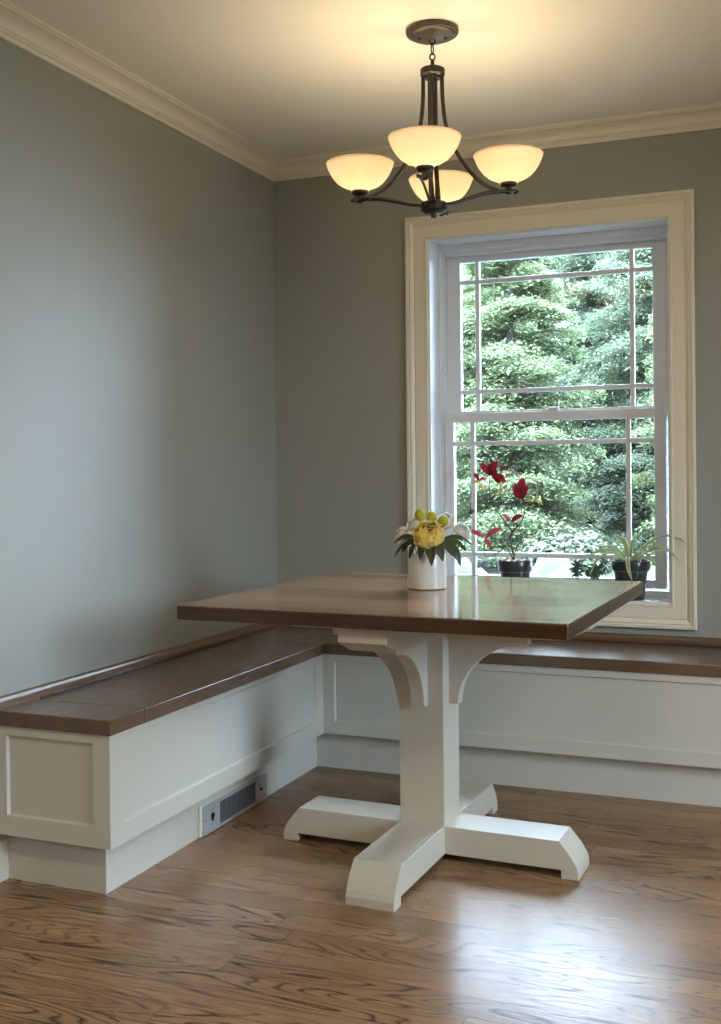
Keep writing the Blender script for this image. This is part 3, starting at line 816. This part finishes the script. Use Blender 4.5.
RED = [((.885, .03, 1.053), (.846, .015, 1.098), .026, 'r'), ((.879, .03, 1.053), (.916, .015, 1.106), .034, 'r'), ((.893, .035, 1.063), (.922, .02, 1.022), .030, 'r'), ((.908, .03, 1.052), (.947, .005, 1.025), .026, 'r'),
       ((.84, .02, 1.033), (.828, .005, 1.061), .016, 'r'), ((.843, .02, 1.033), (.872, .01, 1.040), .014, 'k'), ((.900, .032, 1.050), (.905, .01, 1.082), .024, 'r'),
       ((.999, .033, .970), (1.010, .022, 1.044), .036, 'r'), ((1.003, .03, .970), (1.032, .015, 1.014), .026, 'r'), ((.995, .036, .970), (.975, .03, 1.019), .026, 'r'), ((.998, .025, .968), (.973, .010, .987), .022, 'r'), ((1.005, .03, .966), (1.028, .01, .988), .022, 'r'), ((1.0, .028, .966), (1.004, .005, 1.010), .030, 'r'),
       ((.957, .05, .879), (1.005, .035, .903), .020, 'r'), ((.955, .05, .881), (.924, .035, .907), .012, 'k'), ((.860, .02, .819), (.808, .005, .846), .018, 'k'), ((.864, .02, .819), (.932, .005, .856), .020, 'k'), ((.863, .02, .815), (.889, .005, .780), .016, 'k')]
for a, t, w, kd in RED:
    a, t = Vector(a), Vector(t); b = bmesh.new()
    mid = (a + t) / 2 + Vector((0, -.006, .004))
    blade(b, smooth_path([a, mid, t], 12), w, Vector((.15, -.85, .45)).normalized(), fold=.2); obj('leaf', b, M['leaf_red' if kd == 'r' else 'leaf_pink'], pt, smooth=True)
YEL = [((.841, .02, 1.028), (.817, .015, 1.023)), ((.841, .02, 1.025), (.860, .015, .994)), ((.918, .035, 1.007), (.944, .025, 1.037)), ((.918, .035, 1.007), (.915, .025, .979)), ((1.01, .033, .955), (1.047, .025, .953)), ((1.050, .03, .957), (1.083, .025, .943)), ((1.050, .03, .957), (1.071, .025, .971))]
for a, t in YEL:
    a, t = Vector(a), Vector(t); b = bmesh.new()
    blade(b, smooth_path([a, (a + t) / 2 + Vector((0, 0, .004)), t], 10), .011, Vector((.1, -.85, .5)).normalized(), fold=.2); lf = obj('leaf', b, M['leaf_yellow'], pt, smooth=True); lf['label'] = 'small yellow-green leaf'
place(pt)

sp = empty('spider_plant', (1.397, .035, ZSILL)); tag(sp, 'spider plant with arching pale leaves in a black pot at the windowsill end', 'potted plant')
pot(sp, .046, .0670, .140, .034, (1.397, .035, ZSILL)); soil(sp, .0615, .138, (1.397, .035, ZSILL), M['soil'])
SPL = [[(1.392, .04, .735), (1.407, .033, .81), (1.448, .017, .843), (1.493, .0, .841)], [(1.398, .04, .735), (1.447, .022, .795), (1.518, .005, .833), (1.581, -.020, .823), (1.598, -.03, .79)], [(1.403, .03, .735), (1.466, 0, .797), (1.507, -.03, .792), (1.532, -.06, .73)],
       [(1.405, .04, .735), (1.475, .015, .784), (1.530, -.01, .786), (1.579, -.035, .749)], [(1.386, .04, .735), (1.337, .027, .773), (1.284, .013, .773), (1.255, .0, .763)], [(1.387, .03, .735), (1.333, .003, .771), (1.29, -.023, .748), (1.267, -.05, .698)],
       [(1.397, .02, .735), (1.396, -.025, .756), (1.403, -.050, .715), (1.416, -.060, .680)], [(1.387, .05, .735), (1.375, .05, .795), (1.342, .05, .835)], [(1.389, .02, .735), (1.352, -.015, .757), (1.326, -.05, .731)],
       [(1.391, .05, .735), (1.383, .052, .792), (1.364, .055, .82), (1.324, .055, .843)], [(1.396, .05, .735), (1.435, .05, .769), (1.467, .05, .802), (1.49, .05, .810)], [(1.387, .05, .735), (1.349, .05, .775), (1.308, .05, .778), (1.24, .045, .757)],
       [(1.40, .02, .735), (1.43, -.02, .775), (1.47, -.05, .77), (1.50, -.075, .735)], [(1.39, .03, .735), (1.36, 0.0, .785), (1.315, -.02, .795), (1.275, -.04, .765)]]
for i, P in enumerate(SPL):
    path = smooth_path(P, 20)
    b = bmesh.new(); blade(b, path, .014 if i % 3 else .017, Vector((0, -.5, .86)).normalized(), fold=.22, tipshape='strap')
    lf = obj('leaf', b, M['leaf_spider'], sp, smooth=True)
    b = bmesh.new(); up_off = Vector((0, -.0007, .0013)); blade(b, [p + up_off for p in path], .0055, Vector((0, -.5, .86)).normalized(), fold=.22, tipshape='strap', thick=.0004)
    obj('leaf_stripe', b, M['leaf_spider_green'], lf, smooth=True)
place(sp)

def succulent(label, x, y, zt):
    r = empty('potted_succulent', (x, y, ZSILL)); tag(r, label, 'potted plant')
    pot(r, .026, .032, .055, .012, (x, y, ZSILL), False); soil(r, .027, .053, (x, y, ZSILL), M['soil'], 30)
    b = bmesh.new(); tube(b, smooth_path([(x, y, ZSILL + .05), (x + .003, y, ZSILL + .075), (x, y - .004, zt)], 10), .0028, .0022, 8); obj('stem', b, M['stem_green'], r, smooth=True)
    rnd = random.Random(int(x * 1000))
    ax_s = Vector((.1, -.75, .65)).normalized()
    for z_, n, ln, el in ((zt, 5, .022, .75), (zt - .003, 8, .033, .2), (zt - .024, 6, .026, .05)):
        for k in range(n):
            a = 2 * PI * k / n + rnd.uniform(-.3, .3) + z_ * 90
            d = perp(ax_s, a) * math.cos(el) + ax_s * math.sin(el)
            p0 = Vector((x, y - .003, z_)); b = bmesh.new()
            blade(b, smooth_path([p0, p0 + d * ln * .5 + Vector((0, 0, .002)), p0 + d * ln], 8), .0088, (ax_s - d * .3).normalized(), fold=.15, thick=.0012); obj('leaf', b, M['leaf_succulent'], r, smooth=True)
    place(r)
succulent('small dark green succulent rosette on the windowsill, midway between the two pots', 1.205, .035, .716)
succulent('small dark green succulent rosette on the windowsill, close beside the black spider plant pot', 1.272, .040, .707)

# ------------------------------------------------------------------ outdoors
b = bmesh.new()
bmesh.ops.create_grid(b, x_segments=60, y_segments=60, size=1)
for vv in b.verts:
    x, y = vv.co.x * 15 - 10, vv.co.y * 17 + 17.4
    h = -.02 + max(0, y - 9) * .03 + .05 * mnoise.noise(Vector((x * .5, y * .5, 0)))
    vv.co = Vector((x, y, h))
struct('ground', b, M['ground'], smooth=True)

b = bmesh.new()
for yy0, yy1 in ((-16, 8),):
    P_ = [(5.05, -.15), (6.0, -.02), (7.5, .45), (9.5, 1.35), (11.5, 1.7), (16, 1.8)]
    A = [b.verts.new((x, yy0, z)) for x, z in P_]; B = [b.verts.new((x, yy1, z)) for x, z in P_]
    for i in range(len(P_) - 1): b.faces.new((A[i], A[i + 1], B[i + 1], B[i]))
struct('light_blocking_bank', b, M['ground'], smooth=True)  # unseen bank added to keep low sky light off the upper walls

def leaves_mesh(name, pts, nrms, sizes, mat, rng):
    n = len(pts)
    t = rng.normal(size=(n, 3)); t -= nrms * (t * nrms).sum(1, keepdims=True); t /= np.linalg.norm(t, axis=1, keepdims=True)
    s = np.cross(nrms, t)
    L_ = sizes[:, None]; W_ = L_ * .52
    v0 = pts - t * L_ * .5; v2 = pts + t * L_ * .5 - nrms * L_ * .10
    v1 = pts + s * W_ * .5 + nrms * L_ * .08; v3 = pts - s * W_ * .5 + nrms * L_ * .08
    V = np.stack([v0, v1, v2, v3], 1).reshape(-1, 3)
    me = bpy.data.meshes.new(name)
    me.vertices.add(4 * n); me.vertices.foreach_set('co', V.astype(np.float32).ravel())
    idx = np.arange(4 * n).reshape(n, 4)
    tri = np.stack([idx[:, 0], idx[:, 1], idx[:, 2], idx[:, 0], idx[:, 2], idx[:, 3]], 1).reshape(-1)
    me.loops.add(len(tri)); me.loops.foreach_set('vertex_index', tri.astype(np.int32))
    me.polygons.add(2 * n); me.polygons.foreach_set('loop_start', np.arange(0, 6 * n, 3, dtype=np.int32))
    try: me.polygons.foreach_set('loop_total', np.full(2 * n, 3, dtype=np.int32))
    except Exception: pass
    me.update(calc_edges=True); me.validate()
    me.materials.append(mat)
    return me

def make_tree(name, H, R, zlow, nbr, per, seed, mat, leafsize):
    rng = np.random.default_rng(seed); rnd = random.Random(seed)
    root = empty(name, (0, 0, 0))
    b = bmesh.new()
    lean = rnd.uniform(-.25, .25)
    tr = smooth_path([(0, 0, -.1), (lean * .3, .05, H * .4), (lean, -.05, H * .92)], 16)
    tube(b, tr, .085, .02, 9)
    P, Nn = [], []
    for i in range(nbr):
        f = (i + rnd.random()) / nbr
        z = zlow + (H - zlow) * f
        L_ = R * (1 - .60 * f ** 3) * rnd.uniform(.65, 1.0)
        a = rnd.uniform(0, 2 * PI); dx, dy = math.cos(a), math.sin(a)
        droop = rnd.uniform(-.18, .10)
        x0 = lean * f
        if L_ > .5: tube(b, smooth_path([(x0, 0, z), (x0 + dx * L_ * .5, dy * L_ * .5, z + .12 * L_), (x0 + dx * L_ * .9, dy * L_ * .9, z + droop * L_)], 6), .022, .006, 5)
        n = int(per * (.5 + L_ / R))
        t = rng.beta(1.6, 1.1, n)
        lat = rng.normal(0, .22, n) * L_ * (.35 + .65 * np.sin(t * PI * .9))
        vz = rng.normal(0, .035, n) - .5 * lat ** 2 / max(L_, .3)
        xx = x0 + dx * L_ * t - dy * lat; yy_ = dy * L_ * t + dx * lat
        zz = z + (.24 * t - (.24 - droop) * t * t) * L_ + vz
        P.append(np.stack([xx, yy_, zz], 1))
        nn = np.stack([dx * .25 + rng.normal(0, .38, n), dy * .25 + rng.normal(0, .38, n), np.ones(n)], 1)
        Nn.append(nn / np.linalg.norm(nn, axis=1, keepdims=True))
    P = np.concatenate(P); Nn = np.concatenate(Nn)
    q = np.hypot(P[:, 0], P[:, 1]); k_ = np.minimum(1, (R - .05) / np.maximum(q, 1e-6)); k_ *= np.where(q > R, rng.uniform(.6, 1, len(q)), 1); P[:, 0] *= k_; P[:, 1] *= k_
    sz = rng.uniform(.7, 1.25, len(P)) * leafsize
    me = leaves_mesh('foliage', P, Nn, sz, mat, rng)
    fo = bpy.data.objects.new('foliage', me); COL.objects.link(fo); fo.parent = root
    obj('trunk', b, M['bark'], root, smooth=True)
    return root

protos = [make_tree('broadleaf_tree', 3.6, 1.12, .10, 115, 820, 3, M['tree_a'], .048),
          make_tree('broadleaf_tree', 3.7, 1.12, .15, 115, 820, 11, M['tree_b'], .046),
          make_tree('broadleaf_tree', 3.5, 1.12, .08, 110, 820, 23, M['tree_a'], .044)]
spots = [(-3.35, 8.1, 1), (-1.05, 8.0, 0), (1.25, 8.2, 2), (3.55, 8.1, 0), (-4.5, 10.3, 0), (-2.2, 10.2, 2), (.1, 10.3, 1), (2.4, 10.3, 0), (-5.65, 12.5, 2), (-3.35, 12.5, 0), (-1.05, 12.5, 1), (1.25, 12.5, 2),
         (-6.8, 14.8, 1), (-4.5, 14.8, 2), (-2.2, 14.8, 0), (.1, 14.8, 1), (2.4, 14.8, 0), (-5.65, 17.1, 2), (-3.35, 17.1, 0), (-1.05, 17.1, 1), (1.25, 17.1, 2), (-4.5, 19.4, 1), (-2.2, 19.4, 0), (.1, 19.4, 2)]
used = set()
for i, (x, y, k) in enumerate(spots):
    src = protos[k]
    o = src if k not in used else copy_tree(src)
    used.add(k)
    o.location = (x, y, max(0, y - 9) * .03); o.rotation_euler = (0, 0, i * 1.31); s = random.uniform(.97, 1.08); o.scale = (1, 1, s * (1.0 + max(0, y - 8.2) * .072))
    tag(o, 'leafy green woodland tree outside the window', 'tree', 'leafy trees of the wood outside the window')

# light green bush
rng = np.random.default_rng(5)
bu = empty('leafy_bush', (-.05, 6.0, 0)); tag(bu, 'low light-green bush in front of the trees outside the window', 'bush')
n = 3200
d = rng.normal(size=(n, 3)); d /= np.linalg.norm(d, axis=1, keepdims=True); rr = rng.beta(3, 1, n)
lump = np.array([1 + .35 * mnoise.noise(Vector(q) * 2.2) for q in d])
P = d * (rr * lump)[:, None] * np.array([.46, .40, .28]) + np.array([0, 0, .28]); keep = P[:, 2] > .03; P = P[keep]; dn = d[keep] * .6 + np.array([0, 0, .8]) + rng.normal(0, .3, (keep.sum(), 3))
dn /= np.linalg.norm(dn, axis=1, keepdims=True)
me = leaves_mesh('foliage', P, dn, rng.uniform(.05, .09, len(P)), M['bush'], rng)
fo = bpy.data.objects.new('foliage', me); COL.objects.link(fo); fo.parent = bu
b = bmesh.new()
for k in range(7):
    a = k * 2 * PI / 7; tube(b, smooth_path([(0, 0, -.05), (math.cos(a) * .10, math.sin(a) * .1, .18), (math.cos(a) * .26, math.sin(a) * .22, .36)], 8), .012, .004, 6)
obj('branches', b, M['bark'], bu, smooth=True)

def rock(x, y, sx, sy, sz, seed, label):
    b = bmesh.new(); bmesh.ops.create_icosphere(b, subdivisions=4, radius=1)
    off = Vector((seed * 3.7, seed * 1.3, seed * 7.1))
    for vv in b.verts:
        nn = vv.co.normalized()
        q = 1 + .28 * mnoise.noise(nn * 1.4 + off) + .12 * mnoise.noise(nn * 3.5 + off) + .04 * mnoise.noise(nn * 9 + off)
        vv.co = Vector((nn.x * q * sx, nn.y * q * sy, max(-.55, nn.z * q) * sz + sz * .55))
    o = obj('boulder', b, M['rock'], None, smooth=True); o.location = (x, y, -.045)
    tag(o, label, 'rock', 'pale boulders outside the window')
    return o
for i, (x, y, sx, sy, sz) in enumerate([(-.47, 2.5, .24, .24, .36), (.06, 2.42, .21, .22, .355), (.42, 3.1, .20, .24, .36), (.70, 2.45, .22, .22, .345), (1.12, 2.9, .18, .2, .33), (-.95, 3.0, .24, .24, .38)]):
    rock(x, y, sx, sy, sz, i + 1, 'pale grey boulder outside below the window')

# ------------------------------------------------------------------ lights
w = bpy.data.worlds.new('sky'); sc.world = w; w.use_nodes = True
bg = w.node_tree.nodes['Background']
bg.inputs[0].default_value = (.60, .78, 1.0, 1); # overcast sky: three times as bright overhead as at the horizon
_w = w.node_tree; _tc = N(_w, 'ShaderNodeTexCoord'); _sp = N(_w, 'ShaderNodeSeparateXYZ'); _w.links.new(_tc.outputs['Generated'], _sp.inputs[0])
_k = math_n(_w, 'MULTIPLY', math_n(_w, 'ADD', math_n(_w, 'MULTIPLY', math_n(_w, 'MAXIMUM', _sp.outputs[2], 0.0), 2.0), 1.0), SKY / 3)
_w.links.new(_k, bg.inputs[1])
sd = bpy.data.lights.new('sun', 'SUN'); sd.energy = SUN; sd.color = (1, .95, .84); sd.angle = math.radians(4)
so = bpy.data.objects.new('sun', sd); COL.objects.link(so)
so.rotation_euler = Vector((.35, .62, -.85)).to_track_quat('-Z', 'Y').to_euler()
pe2 = bpy.data.lights.new('added_door_daylight', 'AREA'); pe2.shape = 'RECTANGLE'; pe2.size = DZ1; pe2.size_y = DY1 - DY0; pe2.cycles.is_portal = True
pq = bpy.data.objects.new('added_door_daylight', pe2); COL.objects.link(pq); pq.location = (XR + .205, (DY0 + DY1) / 2, DZ1 / 2); pq.rotation_euler = (0, PI / 2, 0)
pd = bpy.data.lights.new('window_daylight', 'AREA'); pd.shape = 'RECTANGLE'; pd.size = HX1 - HX0; pd.size_y = HZ1 - HZ0; pd.cycles.is_portal = True
po = bpy.data.objects.new('window_daylight', pd); COL.objects.link(po); po.location = ((HX0 + HX1) / 2, .205, (HZ0 + HZ1) / 2); po.rotation_euler = (-PI / 2, 0, 0)
pl = bpy.data.lights.new('warm_fill_light', 'POINT'); pl.energy = 13; pl.color = (1.0, .84, .58); pl.shadow_soft_size = .14  # added warm fill for the left wall, without any fixture
pl_ = bpy.data.objects.new('warm_fill_light', pl); COL.objects.link(pl_); pl_.location = (3.5, -2.9, 1.85)
for (x, y) in ((1.3, -3.3), (3.2, -3.0), (1.3, -5.4), (3.2, -5.4)):  # added ceiling fill lamps out of view, no fixtures modelled
    ad = bpy.data.lights.new('ceiling_fill_light', 'AREA'); ad.shape = 'DISK'; ad.size = .16; ad.energy = DOWN; ad.color = (1.0, .84, .62)
    ao = bpy.data.objects.new('ceiling_fill_light', ad); COL.objects.link(ao); ao.location = (x, y, ZC - .004)

# ------------------------------------------------------------------ camera (level lens-shift shot, fitted to the room)
cp = dict(cx=1.996, cy=-3.9719, cz=1.0761, yaw=22.2964, pitch=-.4744, roll=-.5486, f=1097.6184, v0=479.549)
a, t, r = (math.radians(cp[k]) for k in ('yaw', 'pitch', 'roll'))
fw = Vector((-math.sin(a), math.cos(a), 0)); rt = Vector((math.cos(a), math.sin(a), 0)); upv = Vector((0, 0, 1))
F = fw * math.cos(t) + upv * math.sin(t); U = upv * math.cos(t) - fw * math.sin(t)
R2 = rt * math.cos(r) + U * math.sin(r); U2 = U * math.cos(r) - rt * math.sin(r)
cd = bpy.data.cameras.new('camera'); cam = bpy.data.objects.new('camera', cd); COL.objects.link(cam)
mt = Matrix((R2, U2, -F)).transposed().to_4x4(); mt.translation = (cp['cx'], cp['cy'], cp['cz'])
cam.matrix_world = mt
cd.sensor_fit = 'HORIZONTAL'; cd.sensor_width = 36; cd.lens = cp['f'] / 721 * 36
cd.shift_y = (cp['v0'] - 512) / 721; cd.clip_start = .05; cd.clip_end = 200
sc.camera = cam

vs_ = sc.view_settings
vs_.view_transform = 'Standard'; vs_.look = 'None'; vs_.exposure = EXPOSURE; vs_.gamma = 1; vs_.use_curve_mapping = False
sc.cycles.max_bounces = 10; sc.cycles.diffuse_bounces = 6; sc.cycles.glossy_bounces = 5; sc.cycles.transparent_max_bounces = 24
sc.cycles.sample_clamp_indirect = 6; sc.cycles.use_denoising = True
